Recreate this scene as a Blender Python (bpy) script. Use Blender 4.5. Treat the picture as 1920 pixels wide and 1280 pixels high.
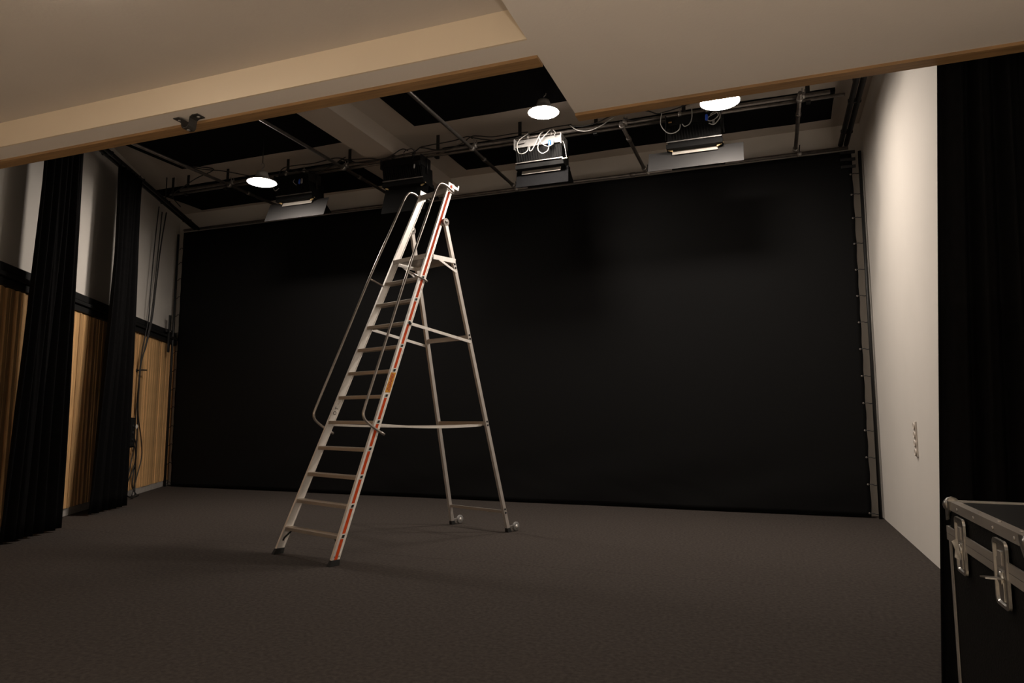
import bpy, bmesh, math, random
from mathutils import Vector, Matrix, noise
random.seed(7)
S = bpy.context.scene
COL = S.collection
for o in list(bpy.data.objects):
    bpy.data.objects.remove(o)
PI = math.pi

# ------------------------------------------------------------------ camera
cam = bpy.data.cameras.new('camera')
cam.sensor_width = 36.0
cam.lens = 1291.0 / 1920 * 36.0
cam.clip_start = 0.02
co = bpy.data.objects.new('camera', cam)
COL.objects.link(co)
co.location = (0, 0, 1.25)
co.rotation_euler = (math.radians(90 + 6.408), 0, math.radians(20.665))
S.camera = co
# ------------------------------------------------------------------ world, exposure
w = bpy.data.worlds.new('world')
S.world = w
w.use_nodes = True
w.node_tree.nodes['Background'].inputs[0].default_value = (0.9, 0.85, 0.8, 1)
w.node_tree.nodes['Background'].inputs[1].default_value = 0.0
S.view_settings.view_transform = 'Standard'
S.view_settings.look = 'None'
S.view_settings.exposure = 0.0
S.view_settings.gamma = 1.0
S.view_settings.use_curve_mapping = False
HIGHBAY = 240.0        # radiance of the stage lamps
DOWNLAMP = 70.0       # radiance of the camera-side ceiling lamps, all but one added as fill


UPFILL = 400.0         # radiance of the added uplights that fill the low ceiling


# ------------------------------------------------------------------ materials
def mat(name, col, rough=0.6, metal=0.0, var=0.0, scale=8.0, stretch=(1, 1, 1), bump=0.0, bscale=60.0,
        spec=0.5, emit=0.0, objvar=0.0, col2=None):
    m = bpy.data.materials.new(name)
    m.use_nodes = True
    nt = m.node_tree
    b = nt.nodes['Principled BSDF']
    b.inputs['Roughness'].default_value = rough
    b.inputs['Metallic'].default_value = metal
    b.inputs['Specular IOR Level'].default_value = spec
    tc = nt.nodes.new('ShaderNodeTexCoord')
    mp = nt.nodes.new('ShaderNodeMapping')
    mp.inputs['Scale'].default_value = stretch
    nt.links.new(tc.outputs['Object'], mp.inputs['Vector'])
    nz = nt.nodes.new('ShaderNodeTexNoise')
    nz.inputs['Scale'].default_value = scale
    nz.inputs['Detail'].default_value = 5.0
    nt.links.new(mp.outputs['Vector'], nz.inputs['Vector'])
    ramp = nt.nodes.new('ShaderNodeValToRGB')
    c2 = col2 if col2 else tuple(min(1, c * (1 + var)) for c in col)
    c1 = tuple(c * (1 - var) for c in col)
    ramp.color_ramp.elements[0].position = 0.3
    ramp.color_ramp.elements[1].position = 0.7
    ramp.color_ramp.elements[0].color = (*c1, 1)
    ramp.color_ramp.elements[1].color = (*c2, 1)
    nt.links.new(nz.outputs['Fac'], ramp.inputs['Fac'])
    out = ramp.outputs['Color']
    if objvar:
        oi = nt.nodes.new('ShaderNodeObjectInfo')
        mr = nt.nodes.new('ShaderNodeMapRange')
        mr.inputs['To Min'].default_value = 1 - objvar
        mr.inputs['To Max'].default_value = 1 + objvar
        nt.links.new(oi.outputs['Random'], mr.inputs['Value'])
        hs = nt.nodes.new('ShaderNodeHueSaturation')
        nt.links.new(mr.outputs['Result'], hs.inputs['Value'])
        nt.links.new(out, hs.inputs['Color'])
        out = hs.outputs['Color']
    nt.links.new(out, b.inputs['Base Color'])
    if emit:
        nt.links.new(out, b.inputs['Emission Color'])
        b.inputs['Emission Strength'].default_value = emit
    if bump:
        n2 = nt.nodes.new('ShaderNodeTexNoise')
        n2.inputs['Scale'].default_value = bscale
        n2.inputs['Detail'].default_value = 3.0
        nt.links.new(mp.outputs['Vector'], n2.inputs['Vector'])
        bp = nt.nodes.new('ShaderNodeBump')
        bp.inputs['Strength'].default_value = bump
        bp.inputs['Distance'].default_value = 0.01
        nt.links.new(n2.outputs['Fac'], bp.inputs['Height'])
        nt.links.new(bp.outputs['Normal'], b.inputs['Normal'])
    return m


M = {}
M['carpet'] = mat('carpet', (0.054, 0.0452, 0.040), 0.95, var=0.28, scale=38, bump=0.6, bscale=160, spec=0.1)
M['wall'] = mat('wall_paint', (0.72, 0.68, 0.63), 0.8, var=0.025, scale=1.3, bump=0.06, bscale=90, spec=0.2)
M['ceil'] = mat('ceiling_paint', (0.56, 0.50, 0.44), 0.85, var=0.03, scale=1.1, bump=0.05, bscale=60, spec=0.2)
M['soffit'] = mat('soffit_paint', (0.74, 0.67, 0.60), 0.8, var=0.02, scale=1.5, bump=0.05, bscale=80, spec=0.2)
M['fascia'] = mat('fascia_paint', (0.72, 0.6, 0.45), 0.8, var=0.02, scale=2.0, spec=0.2)
M['trimwood'] = mat('trim_wood', (0.29, 0.165, 0.07), 0.5, var=0.25, scale=6, stretch=(0.6, 12, 12), bump=0.05, bscale=20)
M['oak'] = mat('oak_slat', (0.62, 0.37, 0.165), 0.55, var=0.25, scale=5, stretch=(14, 14, 0.7), objvar=0.28, bump=0.05, bscale=30)
M['plinth'] = mat('plinth_grey', (0.42, 0.39, 0.36), 0.7, var=0.1, scale=12)
M['cloth'] = mat('black_cloth', (0.0046, 0.0046, 0.0048), 0.75, var=0.2, scale=60, spec=0.11, bump=0.1, bscale=300)
M['velvet'] = mat('black_velvet', (0.0045, 0.0043, 0.0045), 0.95, var=0.25, scale=30, spec=0.06)
M['acoustic'] = mat('black_acoustic', (0.007, 0.007, 0.0075), 0.95, var=0.2, scale=40, spec=0.05, bump=0.1, bscale=200)
M['black'] = mat('black_metal', (0.012, 0.012, 0.012), 0.5, var=0.15, scale=20, spec=0.4)
M['blackp'] = mat('black_plastic', (0.007, 0.007, 0.007), 0.8, var=0.1, scale=30, spec=0.12)
M['cable'] = mat('black_cable', (0.012, 0.011, 0.011), 0.55, var=0.1, scale=30)
M['wcable'] = mat('white_cable', (0.36, 0.35, 0.33), 0.5, var=0.05, scale=30)
M['pipe'] = mat('steel_pipe', (0.20, 0.18, 0.165), 0.42, metal=0.75, var=0.25, scale=14, bump=0.05)
M['zinc'] = mat('zinc_steel', (0.36, 0.34, 0.32), 0.4, metal=0.7, var=0.25, scale=20)
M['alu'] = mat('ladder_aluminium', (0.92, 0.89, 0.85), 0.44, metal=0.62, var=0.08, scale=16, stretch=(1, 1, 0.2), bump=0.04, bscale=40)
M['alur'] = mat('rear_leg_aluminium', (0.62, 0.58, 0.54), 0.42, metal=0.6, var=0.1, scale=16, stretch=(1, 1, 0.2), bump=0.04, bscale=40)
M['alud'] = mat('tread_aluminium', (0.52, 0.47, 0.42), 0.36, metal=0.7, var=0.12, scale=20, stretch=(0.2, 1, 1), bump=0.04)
M['tube'] = mat('handrail_tube', (0.50, 0.46, 0.42), 0.3, metal=0.8, var=0.1, scale=10)
M['red'] = mat('orange_red_stripe', (0.66, 0.075, 0.012), 0.6, var=0.06, scale=20, spec=0.15)
M['sticker'] = mat('yellow_sticker', (0.80, 0.36, 0.015), 0.5, var=0.05, scale=20)
M['ink'] = mat('red_ink', (0.45, 0.035, 0.02), 0.5, var=0.03)
M['marker'] = mat('black_marker', (0.05, 0.04, 0.035), 0.7, var=0.1)
M['rubber'] = mat('black_rubber', (0.008, 0.008, 0.008), 0.8, var=0.1)
M['wheelg'] = mat('grey_wheel', (0.22, 0.215, 0.21), 0.6, var=0.15, scale=30)
M['strap'] = mat('white_strap', (0.78, 0.74, 0.68), 0.8, var=0.05, scale=60)
M['white'] = mat('white_enamel', (0.24, 0.235, 0.23), 0.5, var=0.04, scale=20)
M['greydoor'] = mat('grey_barn_door', (0.027, 0.026, 0.026), 0.55, var=0.06, scale=20, stretch=(0.3, 1, 8))
M['cream'] = mat('cream_strip', (0.42, 0.39, 0.35), 0.6, var=0.05)
M['brass'] = mat('brass_clip', (0.80, 0.58, 0.28), 0.35, metal=0.5, var=0.08)
M['blue'] = mat('blue_connector', (0.02, 0.09, 0.62), 0.4, var=0.05)
M['tag'] = mat('white_tag', (0.82, 0.78, 0.72), 0.6, var=0.04)
M['plast'] = mat('offwhite_plastic', (0.66, 0.60, 0.54), 0.5, var=0.03)
M['hole'] = mat('socket_hole', (0.10, 0.085, 0.075), 0.7, var=0.05)
M['case'] = mat('case_laminate', (0.007, 0.007, 0.007), 0.65, var=0.15, scale=60, bump=0.15, bscale=250, spec=0.04)
M['casealu'] = mat('case_aluminium', (0.30, 0.28, 0.26), 0.42, metal=0.65, var=0.15, scale=24, stretch=(1, 0.2, 1), bump=0.06)
M['chrome'] = mat('chrome', (0.36, 0.35, 0.33), 0.28, metal=0.95, var=0.08, scale=30, bump=0.15, bscale=50)
M['diffuser'] = mat('lamp_diffuser', (1.0, 0.885, 0.775), 0.5, emit=HIGHBAY)
M['lampd'] = mat('lamp_ceiling', (1.0, 0.90, 0.78), 0.5, emit=DOWNLAMP)
M['bouncefloor'] = mat('bounce_floor', (0.58, 0.51, 0.42), 0.5, var=0.08, scale=4, stretch=(8, 0.6, 1))
M['fillup'] = mat('fill_emitter', (1.0, 0.88, 0.74), 0.5, emit=UPFILL)
M['lamphouse'] = mat('lamp_housing', (0.55, 0.53, 0.50), 0.45, metal=0.4, var=0.06)
M['greyp'] = mat('grey_bracket_paint', (0.03, 0.028, 0.025), 0.5, var=0.3, scale=30)


# ------------------------------------------------------------------ builders
ORG = {}


def link(o, parent=None):
    COL.objects.link(o)
    if parent is not None:
        o.parent = parent
        ORG[o] = ORG.get(parent, Vector((0, 0, 0)))
    return o


def tag(o, label, cat, group=None):
    o['label'] = label
    o['category'] = cat
    if group:
        o['group'] = group
    return o


def struct(o, label=None):
    o['kind'] = 'structure'
    if label:
        o['label'] = label
    return o


def thing(name, label, cat, loc, rz=0.0, group=None):
    o = bpy.data.objects.new(name, None)
    o.empty_display_size = 0.1
    COL.objects.link(o)
    o.location = loc
    o.rotation_euler = (0, 0, rz)
    ORG[o] = Vector(loc) if rz == 0 else Vector((0, 0, 0))   # rotated things are built in local coordinates
    return tag(o, label, cat, group)


def mesh(name, verts, faces, m, parent=None, smooth=False, bevel=0.0, origin=None):
    off = ORG.get(parent, Vector((0, 0, 0))) if parent is not None else Vector(origin or (0, 0, 0))
    me = bpy.data.meshes.new(name)
    me.from_pydata([tuple(Vector(v) - off) for v in verts], [], faces)
    bm = bmesh.new()
    bm.from_mesh(me)
    bmesh.ops.recalc_face_normals(bm, faces=bm.faces)
    if bevel:
        bmesh.ops.bevel(bm, geom=list(bm.edges), offset=bevel, segments=2, affect='EDGES', profile=0.6)
    bm.to_mesh(me)
    bm.free()
    if smooth:
        for p in me.polygons:
            p.use_smooth = True
    me.materials.append(M[m])
    o = bpy.data.objects.new(name, me)
    link(o, parent)
    if parent is None and origin:
        o.location = origin
    return o


BF = [(0, 1, 2, 3), (4, 7, 6, 5), (0, 4, 5, 1), (1, 5, 6, 2), (2, 6, 7, 3), (3, 7, 4, 0)]


def boxv(x0, x1, y0, y1, z0, z1):
    return [(x0, y0, z0), (x1, y0, z0), (x1, y1, z0), (x0, y1, z0), (x0, y0, z1), (x1, y0, z1), (x1, y1, z1), (x0, y1, z1)]


def box(name, x0, x1, y0, y1, z0, z1, m, parent=None, bevel=0.0, origin=None):
    return mesh(name, boxv(x0, x1, y0, y1, z0, z1), BF, m, parent, bevel=bevel, origin=origin)


def boxes(name, lst, m, parent=None, origin=None):
    V, F = [], []
    for b in lst:
        k = len(V)
        V += boxv(*b)
        F += [tuple(i + k for i in f) for f in BF]
    return mesh(name, V, F, m, parent, origin=origin)


def bar(name, a, b, wx, wy, m, parent=None, ref=(0, 0, 1), bevel=0.0):
    """a rectangular bar from a to b; wx across ref, wy along ref"""
    a, b = Vector(a), Vector(b)
    d = (b - a).normalized()
    x = d.cross(Vector(ref)).normalized()
    y = x.cross(d).normalized()
    V = []
    for p in (a, b):
        for sx, sy in ((-1, -1), (1, -1), (1, 1), (-1, 1)):
            V.append(p + x * (sx * wx / 2) + y * (sy * wy / 2))
    return mesh(name, V, BF, m, parent, bevel=bevel)


def catmull(pts, n=6):
    P = [Vector(p) for p in pts]
    out = []
    for i in range(len(P) - 1):
        p0, p1, p2, p3 = P[max(i - 1, 0)], P[i], P[i + 1], P[min(i + 2, len(P) - 1)]
        for k in range(n):
            t = k / n
            out.append(0.5 * ((2 * p1) + (p2 - p0) * t + (2 * p0 - 5 * p1 + 4 * p2 - p3) * t * t + (3 * p1 - p0 - 3 * p2 + p3) * t ** 3))
    out.append(P[-1])
    return out


def tubev(pts, r, seg=8):
    P = [Vector(p) for p in pts]
    V, F = [], []
    d = (P[1] - P[0]).normalized()
    x = d.orthogonal().normalized()
    for i, p in enumerate(P):
        if i == 0:
            t = (P[1] - P[0])
        elif i == len(P) - 1:
            t = (P[-1] - P[-2])
        else:
            t = (P[i + 1] - P[i - 1])
        t.normalize()
        x = (x - t * x.dot(t)).normalized()
        y = t.cross(x)
        for k in range(seg):
            a = 2 * PI * k / seg
            V.append(p + (x * math.cos(a) + y * math.sin(a)) * r)
    n = len(P)
    for i in range(n - 1):
        for k in range(seg):
            k2 = (k + 1) % seg
            F.append((i * seg + k, i * seg + k2, (i + 1) * seg + k2, (i + 1) * seg + k))
    F.append(tuple(range(seg))[::-1])
    F.append(tuple((n - 1) * seg + k for k in range(seg)))
    return V, F


def tube(name, pts, r, m, parent=None, seg=8, curve=0, origin=None):
    if curve:
        pts = catmull(pts, curve)
    V, F = tubev(pts, r, seg)
    o = mesh(name, V, F, m, parent, smooth=True, origin=origin)
    for p in o.data.polygons:
        if len(p.vertices) > 4:
            p.use_smooth = False
    return o


def tubes(name, lst, m, parent=None, seg=8):
    V, F = [], []
    for pts, r in lst:
        v, f = tubev(pts, r, seg)
        k = len(V)
        V += v
        F += [tuple(i + k for i in g) for g in f]
    return mesh(name, V, F, m, parent, smooth=True)


def lathe(name, prof, c, m, parent=None, axis=(0, 0, 1), seg=32, smooth=True, origin=None):
    """prof: (radius, height along the axis)"""
    ax = Vector(axis).normalized()
    x = ax.orthogonal().normalized()
    y = ax.cross(x)
    c = Vector(c)
    V, F = [], []
    for r, h in prof:
        for k in range(seg):
            a = 2 * PI * k / seg
            V.append(c + ax * h + (x * math.cos(a) + y * math.sin(a)) * max(r, 1e-4))
    for i in range(len(prof) - 1):
        for k in range(seg):
            k2 = (k + 1) % seg
            F.append((i * seg + k, i * seg + k2, (i + 1) * seg + k2, (i + 1) * seg + k))
    F.append(tuple(range(seg))[::-1])
    F.append(tuple((len(prof) - 1) * seg + k for k in range(seg)))
    o = mesh(name, V, F, m, parent, smooth=smooth, origin=origin)
    return o


def prism(name, poly, a, b, m, parent=None, fn=None, bevel=0.0):
    """poly of 2-D points; fn(p, t) maps it to 3-D at t = a and b"""
    n = len(poly)
    V = [fn(p, a) for p in poly] + [fn(p, b) for p in poly]
    F = [tuple(range(n))[::-1], tuple(range(n, 2 * n))]
    for i in range(n):
        j = (i + 1) % n
        F.append((i, j, n + j, n + i))
    return mesh(name, V, F, m, parent, bevel=bevel)


def text(name, s, size, mtx, m, parent, extrude=0.0004, shear=0.0, bold=0.0):
    cu = bpy.data.curves.new(name, 'FONT')
    cu.body = s
    cu.size = size
    cu.align_x = 'CENTER'
    cu.align_y = 'CENTER'
    cu.extrude = extrude
    cu.shear = shear
    cu.offset = bold
    tmp = bpy.data.objects.new(name, cu)
    COL.objects.link(tmp)
    dg = bpy.context.evaluated_depsgraph_get()
    me = bpy.data.meshes.new_from_object(tmp.evaluated_get(dg))
    bpy.data.objects.remove(tmp)
    me.transform(mtx)
    me.materials.clear()
    me.materials.append(M[m])
    o = bpy.data.objects.new(name, me)
    return link(o, parent)


# ================================================================== THE SETTING
ZC = 5.28            # stage ceiling
XR = 1.26            # right wall
YB = 10.15           # back wall
ZS = 2.80            # underside of the header beam and the soffit
P0 = Vector((-8.581, 6.354, 0))
D0 = Vector((-0.5166, 0.8562, 0)).normalized()
N0 = Vector((D0.y, -D0.x, 0))
ANG = math.atan2(D0.y, D0.x)


def LW(s, off, z):
    return P0 + D0 * s + N0 * off + Vector((0, 0, z))


# floor: a slab with two carpet sheets that meet in a fine seam
fl = struct(box('floor', -13.5, 2.0, -4.0, 10.5, -0.12, -0.012, 'carpet'), 'dark grey-brown carpeted studio floor')
for (y0, y1) in ((1.60, 5.742), (5.745, 10.4)):
    box('carpet_sheet', -13.0, XR, y0, y1, -0.012, 0.0, 'carpet', fl)
struct(box('floor_bounce', -6.4, XR, -4.0, 1.597, -0.012, 0.0, 'bouncefloor'), 'unseen camera-side floor, made pale to bounce light')  # out of view; pale colour added to bounce lamp light up to the soffit
# right wall, back wall, stage ceiling
struct(box('wall_right', XR, XR + 0.2, -4.0, YB + 0.2, -0.02, ZC + 0.1, 'wall'), 'plain off-white wall on the right')
struct(box('wall_back', -13.0, XR + 0.2, YB, YB + 0.2, -0.02, ZC + 0.1, 'wall'), 'white wall behind the big black backdrop')
ce = struct(box('ceiling', -13.0, XR + 0.1, 2.5, YB + 0.1, ZC, ZC + 0.15, 'ceil'), 'grey-white stage ceiling')
box('ceiling_beam', -5.39, -4.93, 2.7, YB, 5.02, ZC + 0.01, 'ceil', ce)
# left wall, splayed
Sa, Sb = -4.386, 4.75
wl = struct(mesh('wall_left', [LW(Sa, 0, -0.02), LW(Sb, 0, -0.02), LW(Sb, -0.2, -0.02), LW(Sa, -0.2, -0.02),
                               LW(Sa, 0, ZC + .1), LW(Sb, 0, ZC + .1), LW(Sb, -0.2, ZC + .1), LW(Sa, -0.2, ZC + .1)], BF, 'wall'),
            'white side wall with vertical oak slats below a black rail')
# oak slats: real pieces of differing width and depth
variants = []
for wdt, dep in ((0.045, 0.03), (0.06, 0.016), (0.075, 0.034), (0.09, 0.018), (0.11, 0.028), (0.05, 0.042)):
    me = bpy.data.meshes.new('slat')
    me.from_pydata(boxv(0, wdt - 0.004, -dep, 0.0, 0.0, 2.55), [], BF)
    bm = bmesh.new(); bm.from_mesh(me)
    bmesh.ops.recalc_face_normals(bm, faces=bm.faces)
    bmesh.ops.bevel(bm, geom=[e for e in bm.edges if abs(e.verts[0].co.z - e.verts[1].co.z) > 1], offset=0.003, segments=1, affect='EDGES')
    bm.to_mesh(me); bm.free()
    me.materials.append(M['oak'])
    variants.append((wdt, me))
s = -3.9
i = 0
while s < 4.35:
    far = s > 1.0
    k = random.choice([1, 3, 3, 4, 4, 0] if far else [0, 1, 2, 2, 5, 5, 0])
    wdt, me = variants[k]
    o = bpy.data.objects.new('slat', me)
    link(o, wl)
    o.location = LW(s, 0.012, 0.105)
    o.rotation_euler = (0, 0, ANG)
    s += wdt
    i += 1
mesh('slat_backing', [LW(-3.9, 0, .1), LW(4.4, 0, .1), LW(4.4, .012, .1), LW(-3.9, .012, .1), LW(-3.9, 0, 2.66), LW(4.4, 0, 2.66), LW(4.4, .012, 2.66), LW(-3.9, .012, 2.66)], BF, 'oak', wl)
struct(mesh('baseboard_left', [LW(-3.9, 0, 0), LW(4.4, 0, 0), LW(4.4, .03, 0), LW(-3.9, .03, 0), LW(-3.9, 0, .1), LW(4.4, 0, .1), LW(4.4, .03, .1), LW(-3.9, .03, .1)], BF, 'plinth', bevel=0.004),
       'pale grey plinth under the oak slats')
# header beam, its wood edge, the lower soffit and its wood edge
wf = struct(box('wall_front', -7.5, XR, 2.53, 2.66, ZS, ZC + 0.05, 'soffit'), 'header beam above the opening, pale underside')
box('beam_fascia', -7.5, XR, 2.52, 2.53, ZS, 2.99, 'fascia', wf)
struct(box('trim_1', -7.5, -0.885, 2.655, 2.735, ZS - 0.014, ZS + 0.14, 'trimwood', bevel=0.003), 'thin oak edge board along the header beam')
struct(box('ceiling_soffit', -0.885, XR, -4.0, 3.26, ZS - 0.002, ZS + 0.2, 'soffit'), 'lower flat off-white soffit panel on the upper right')
struct(box('trim_2', -0.885, XR, 3.255, 3.33, ZS - 0.016, ZS + 0.2, 'trimwood', bevel=0.003), 'thin oak edge board along the lower soffit')
struct(box('ceiling_front', -7.5, XR + 0.1, -4.0, 2.53, 2.945, 3.1, 'ceil'), 'low off-white ceiling on the camera side')
struct(box('wall_front_left', -6.5, -6.31, -4.0, 2.62, -0.02, 3.1, 'wall'), 'side wall of the camera-side room')
struct(box('wall_rear', -6.5, XR + 0.2, -4.2, -4.0, -0.02, 3.1, 'wall'), 'rear wall of the camera-side room')

# ================================================================== LAMPS
def highbay(cx, cy, cz, D, label):
    t = thing('pendant_lamp', label, 'lamp', (cx, cy, cz), group='round high-bay pendant lamps over the stage')
    r = D / 2
    lathe('housing', [(0.02, 0.16), (0.07, 0.155), (0.085, 0.11), (0.10, 0.06), (r * 0.8, 0.035), (r, 0.012), (r, 0.0), (r - 0.006, 0.0), (r - 0.006, 0.01), (0.05, 0.02)], (cx, cy, cz), 'lamphouse', t, seg=40)
    prof = [(r - 0.008, 0.008), (r - 0.010, 0.004), (r * 0.92, -0.002), (r * 0.75, -0.007), (r * 0.45, -0.011), (0.004, -0.013)]
    lathe('diffuser', prof, (cx, cy, cz), 'diffuser', t, seg=40)
    tube('hook', catmull([(cx, cy, cz + .155), (cx, cy, cz + .20), (cx + .028, cy, cz + .225), (cx + .028, cy, cz + .262), (cx, cy, cz + .285), (cx - .026, cy, cz + .262)], 5), 0.006, 'zinc', t)
    tube('cable', [(cx, cy, cz + .28), (cx, cy, ZC - .05)] if ZC - cz > 0.4 else [(cx, cy, cz + .16), (cx, cy, ZC - .05)], 0.006, 'cable', t)
    return t


highbay(-6.6, 7.53, 4.55, 0.41, 'glowing round pendant lamp at the left, above the leftmost stage light')
highbay(-2.492, 7.703, 4.983, 0.389, 'glowing round pendant lamp in the middle, left of the soffit corner')
highbay(-0.41, 7.53, 4.69, 0.43, 'glowing round pendant lamp on the right, half hidden by the soffit edge')
# ceiling lamp just above the frame, and four unseen fill lamps added behind the camera
for (x, y, rr, l) in ((-2.46, 1.60, .10, 'small round ceiling lamp glowing at the top left corner of the frame'),
                      (0.1, -1.5, .15, 'added fill ceiling lamp under the low soffit behind the camera'), (-2.3, -0.9, .15, 'added fill ceiling lamp behind the camera, nearest to it'),
                      (-4.6, -2.4, .15, 'added fill ceiling lamp in the rear left corner of the camera-side room'), (-1.6, -2.8, .15, 'added fill ceiling lamp near the middle of the rear wall')):
    zl = 2.945 if x < -.9 else ZS - .002
    t = thing('ceiling_lamp', l, 'lamp', (x, y, zl), group='round ceiling lamps of the camera-side room')
    k = rr / .1
    lathe('mount', [(rr * 1.1, 0.0), (rr * 1.1, -.006), (rr * .9, -.012), (rr * .9, 0.0)], (x, y, zl), 'white', t)
    lathe('globe', [(rr * .9, -.008), (rr, -.012), (rr * .96, -.018), (rr * .75, -.024), (rr * .4, -.029), (.01, -.030)], (x, y, zl), 'lampd', t)

for (x, y, rr, l) in ((0.72, -0.5, .118, 'added unseen fill uplight behind the camera on the right'), (-2.7, -1.2, .07, 'added unseen fill uplight behind the camera on the left')):  # unseen helpers added to brighten the soffit and low ceiling
    t = thing('fill_uplight', l, 'lamp', (x, y, 0), group='added fill uplights behind the camera')
    lathe('base', [(.14, 0), (.14, .012), (.03, .02), (.015, .03), (.015, .38), (.03, .39)], (x, y, 0), 'black', t)
    lathe('can', [(.03, .38), (rr + .02, .42), (rr + .025, .60), (rr + .018, .60), (rr + .012, .565), (.02, .56)], (x, y, 0), 'black', t)
    lathe('lens', [(rr, .562), (rr, .572), (.01, .574)], (x, y, 0), 'fillup', t)

# ================================================================== CEILING PANELS, RIGGING
def wavy_panel(name, x0, x1, y0, y1, label):
    """thick felt panel under the ceiling with slightly uneven cut edges"""
    n = 40
    e = []
    for k in range(n):
        e.append((x0 + (x1 - x0) * k / n, y0))
    for k in range(8):
        e.append((x1, y0 + (y1 - y0) * k / 8))
    for k in range(n):
        e.append((x1 + (x0 - x1) * k / n, y1))
    for k in range(8):
        e.append((x0, y1 + (y0 - y1) * k / 8))
    pts = []
    for (x, y) in e:
        pts.append((x + 0.012 * noise.noise(Vector((x * 2, y * 2, 0))), y + 0.02 * noise.noise(Vector((x * 1.7, y * 2, 5)))))
    o = prism(name, pts, ZC - 0.05, ZC, 'acoustic', None, fn=lambda p, z: (p[0], p[1], z))
    return tag(o, label, 'acoustic panel', 'black felt panels on the stage ceiling')


wavy_panel('acoustic_panel', -8.72, -5.47, 4.2, 8.12, 'black felt ceiling panel above the left pendant lamp')
wavy_panel('acoustic_panel', -10.1, -6.03, 8.85, 9.93, 'black felt ceiling panel behind the leftmost stage light')
wavy_panel('acoustic_panel', -4.44, 0.87, 4.2, 8.0, 'black felt ceiling panel behind the middle pendant lamp, right of the ceiling beam')
wavy_panel('acoustic_panel', -4.47, 0.87, 8.9, 9.76, 'long black felt ceiling panel over the rightmost stage light')

PZ, PY1, PY2 = 4.97, 8.32, 8.445        # the two lighting pipes
PR = 0.0242


def pipe(name, a, b, m, label, group=None, r=PR, collars=()):
    t = thing(name, label, 'pipe', a, group=group)
    tube('pipe_tube', [a, b], r, m, t, seg=14)
    A, B = Vector(a), Vector(b)
    for c in collars:
        p = A.lerp(B, c)
        d = (B - A).normalized()
        lathe('collar', [(r + .001, -.035), (r + .008, -.033), (r + .008, .033), (r + .001, .035)], p, m, t, axis=d, seg=14)
    return t


pipe('lighting_pipe', (-8.95, PY1, PZ), (0.755, PY1, PZ), 'pipe', 'front steel lighting pipe running across the stage above the stage lights')
pipe('lighting_pipe', (-9.3, PY2, PZ), (0.92, PY2, PZ), 'pipe', 'rear steel lighting pipe running just behind the front one', r=0.019)
gx = [-7.9, -5.78, -3.71, -1.64, 0.43]
gy = [5.5, 3.0, 3.0, 8.2, 8.12]
gl = ['leftmost grid pipe, running back beside the left felt panel', 'grid pipe passing over the left pendant lamp toward the ladder top',
      'grid pipe left of the middle pendant lamp, running to the backdrop', 'short grid pipe between the two right stage lights',
      'short grid pipe at the right, near the end of the lighting pipes']
for x, y, l in zip(gx, gy, gl):
    L = 9.88 - y
    pipe('grid_pipe', (x, y, PZ - 0.047), (x, 9.88, PZ - 0.047), 'pipe', l, 'steel grid pipes under the stage ceiling', collars=((8.72 - y) / L,))
    # clamp where the pipes cross
    t = thing('pipe_clamp', 'steel pipe clamp at the crossing of the %s' % {-7.9: 'leftmost grid pipe', -5.78: 'second grid pipe from the left', -3.71: 'third grid pipe from the left', -1.64: 'fourth grid pipe from the left', 0.43: 'rightmost grid pipe'}[x], 'clamp', (x, PY1, PZ), group='pipe clamps on the lighting pipe')
    lathe('jaw', [(PR + .002, -.028), (PR + .012, -.026), (PR + .012, .026), (PR + .002, .028)], (x + .03, PY1, PZ), 'zinc', t, axis=(1, 0, 0), seg=14)
    lathe('jaw', [(PR + .002, -.028), (PR + .012, -.026), (PR + .012, .026), (PR + .002, .028)], (x, PY1 - .03, PZ - .047), 'zinc', t, axis=(0, 1, 0), seg=14)
    tube('bolt', [(x + .03, PY1 - .02, PZ + .02), (x + .03, PY1 - .045, PZ + .075)], 0.006, 'zinc', t)
    tube('bolt', [(x + .06, PY1 - .0, PZ + .02), (x + .06, PY1 - .02, PZ + .07)], 0.006, 'zinc', t)
pipe('backdrop_pipe', (-10.5, 9.905, 4.862), (1.08, 9.905, 4.862), 'pipe', 'steel pipe carrying the top edge of the black backdrop', collars=(0.23, 0.4, 0.75))
for x, w_ in zip(gx, ['leftmost', 'second', 'third', 'fourth', 'rightmost']):
    t = thing('pipe_clamp', 'pipe clamp joining the %s grid pipe to the backdrop pipe' % w_, 'clamp', (x, 9.9, 4.9), group='pipe clamps on the backdrop pipe')
    lathe('jaw', [(PR + .002, -.028), (PR + .012, -.026), (PR + .012, .026), (PR + .002, .028)], (x, 9.87, PZ - .047), 'zinc', t, axis=(0, 1, 0), seg=12)
    lathe('jaw', [(PR + .002, -.028), (PR + .012, -.026), (PR + .012, .026), (PR + .002, .028)], (x + .05, 9.915, 4.862), 'zinc', t, axis=(1, 0, 0), seg=12)
    tube('bolt', [(x + .045, 9.90, 4.88), (x + .055, 9.86, 4.97)], 0.007, 'black', t)
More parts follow.
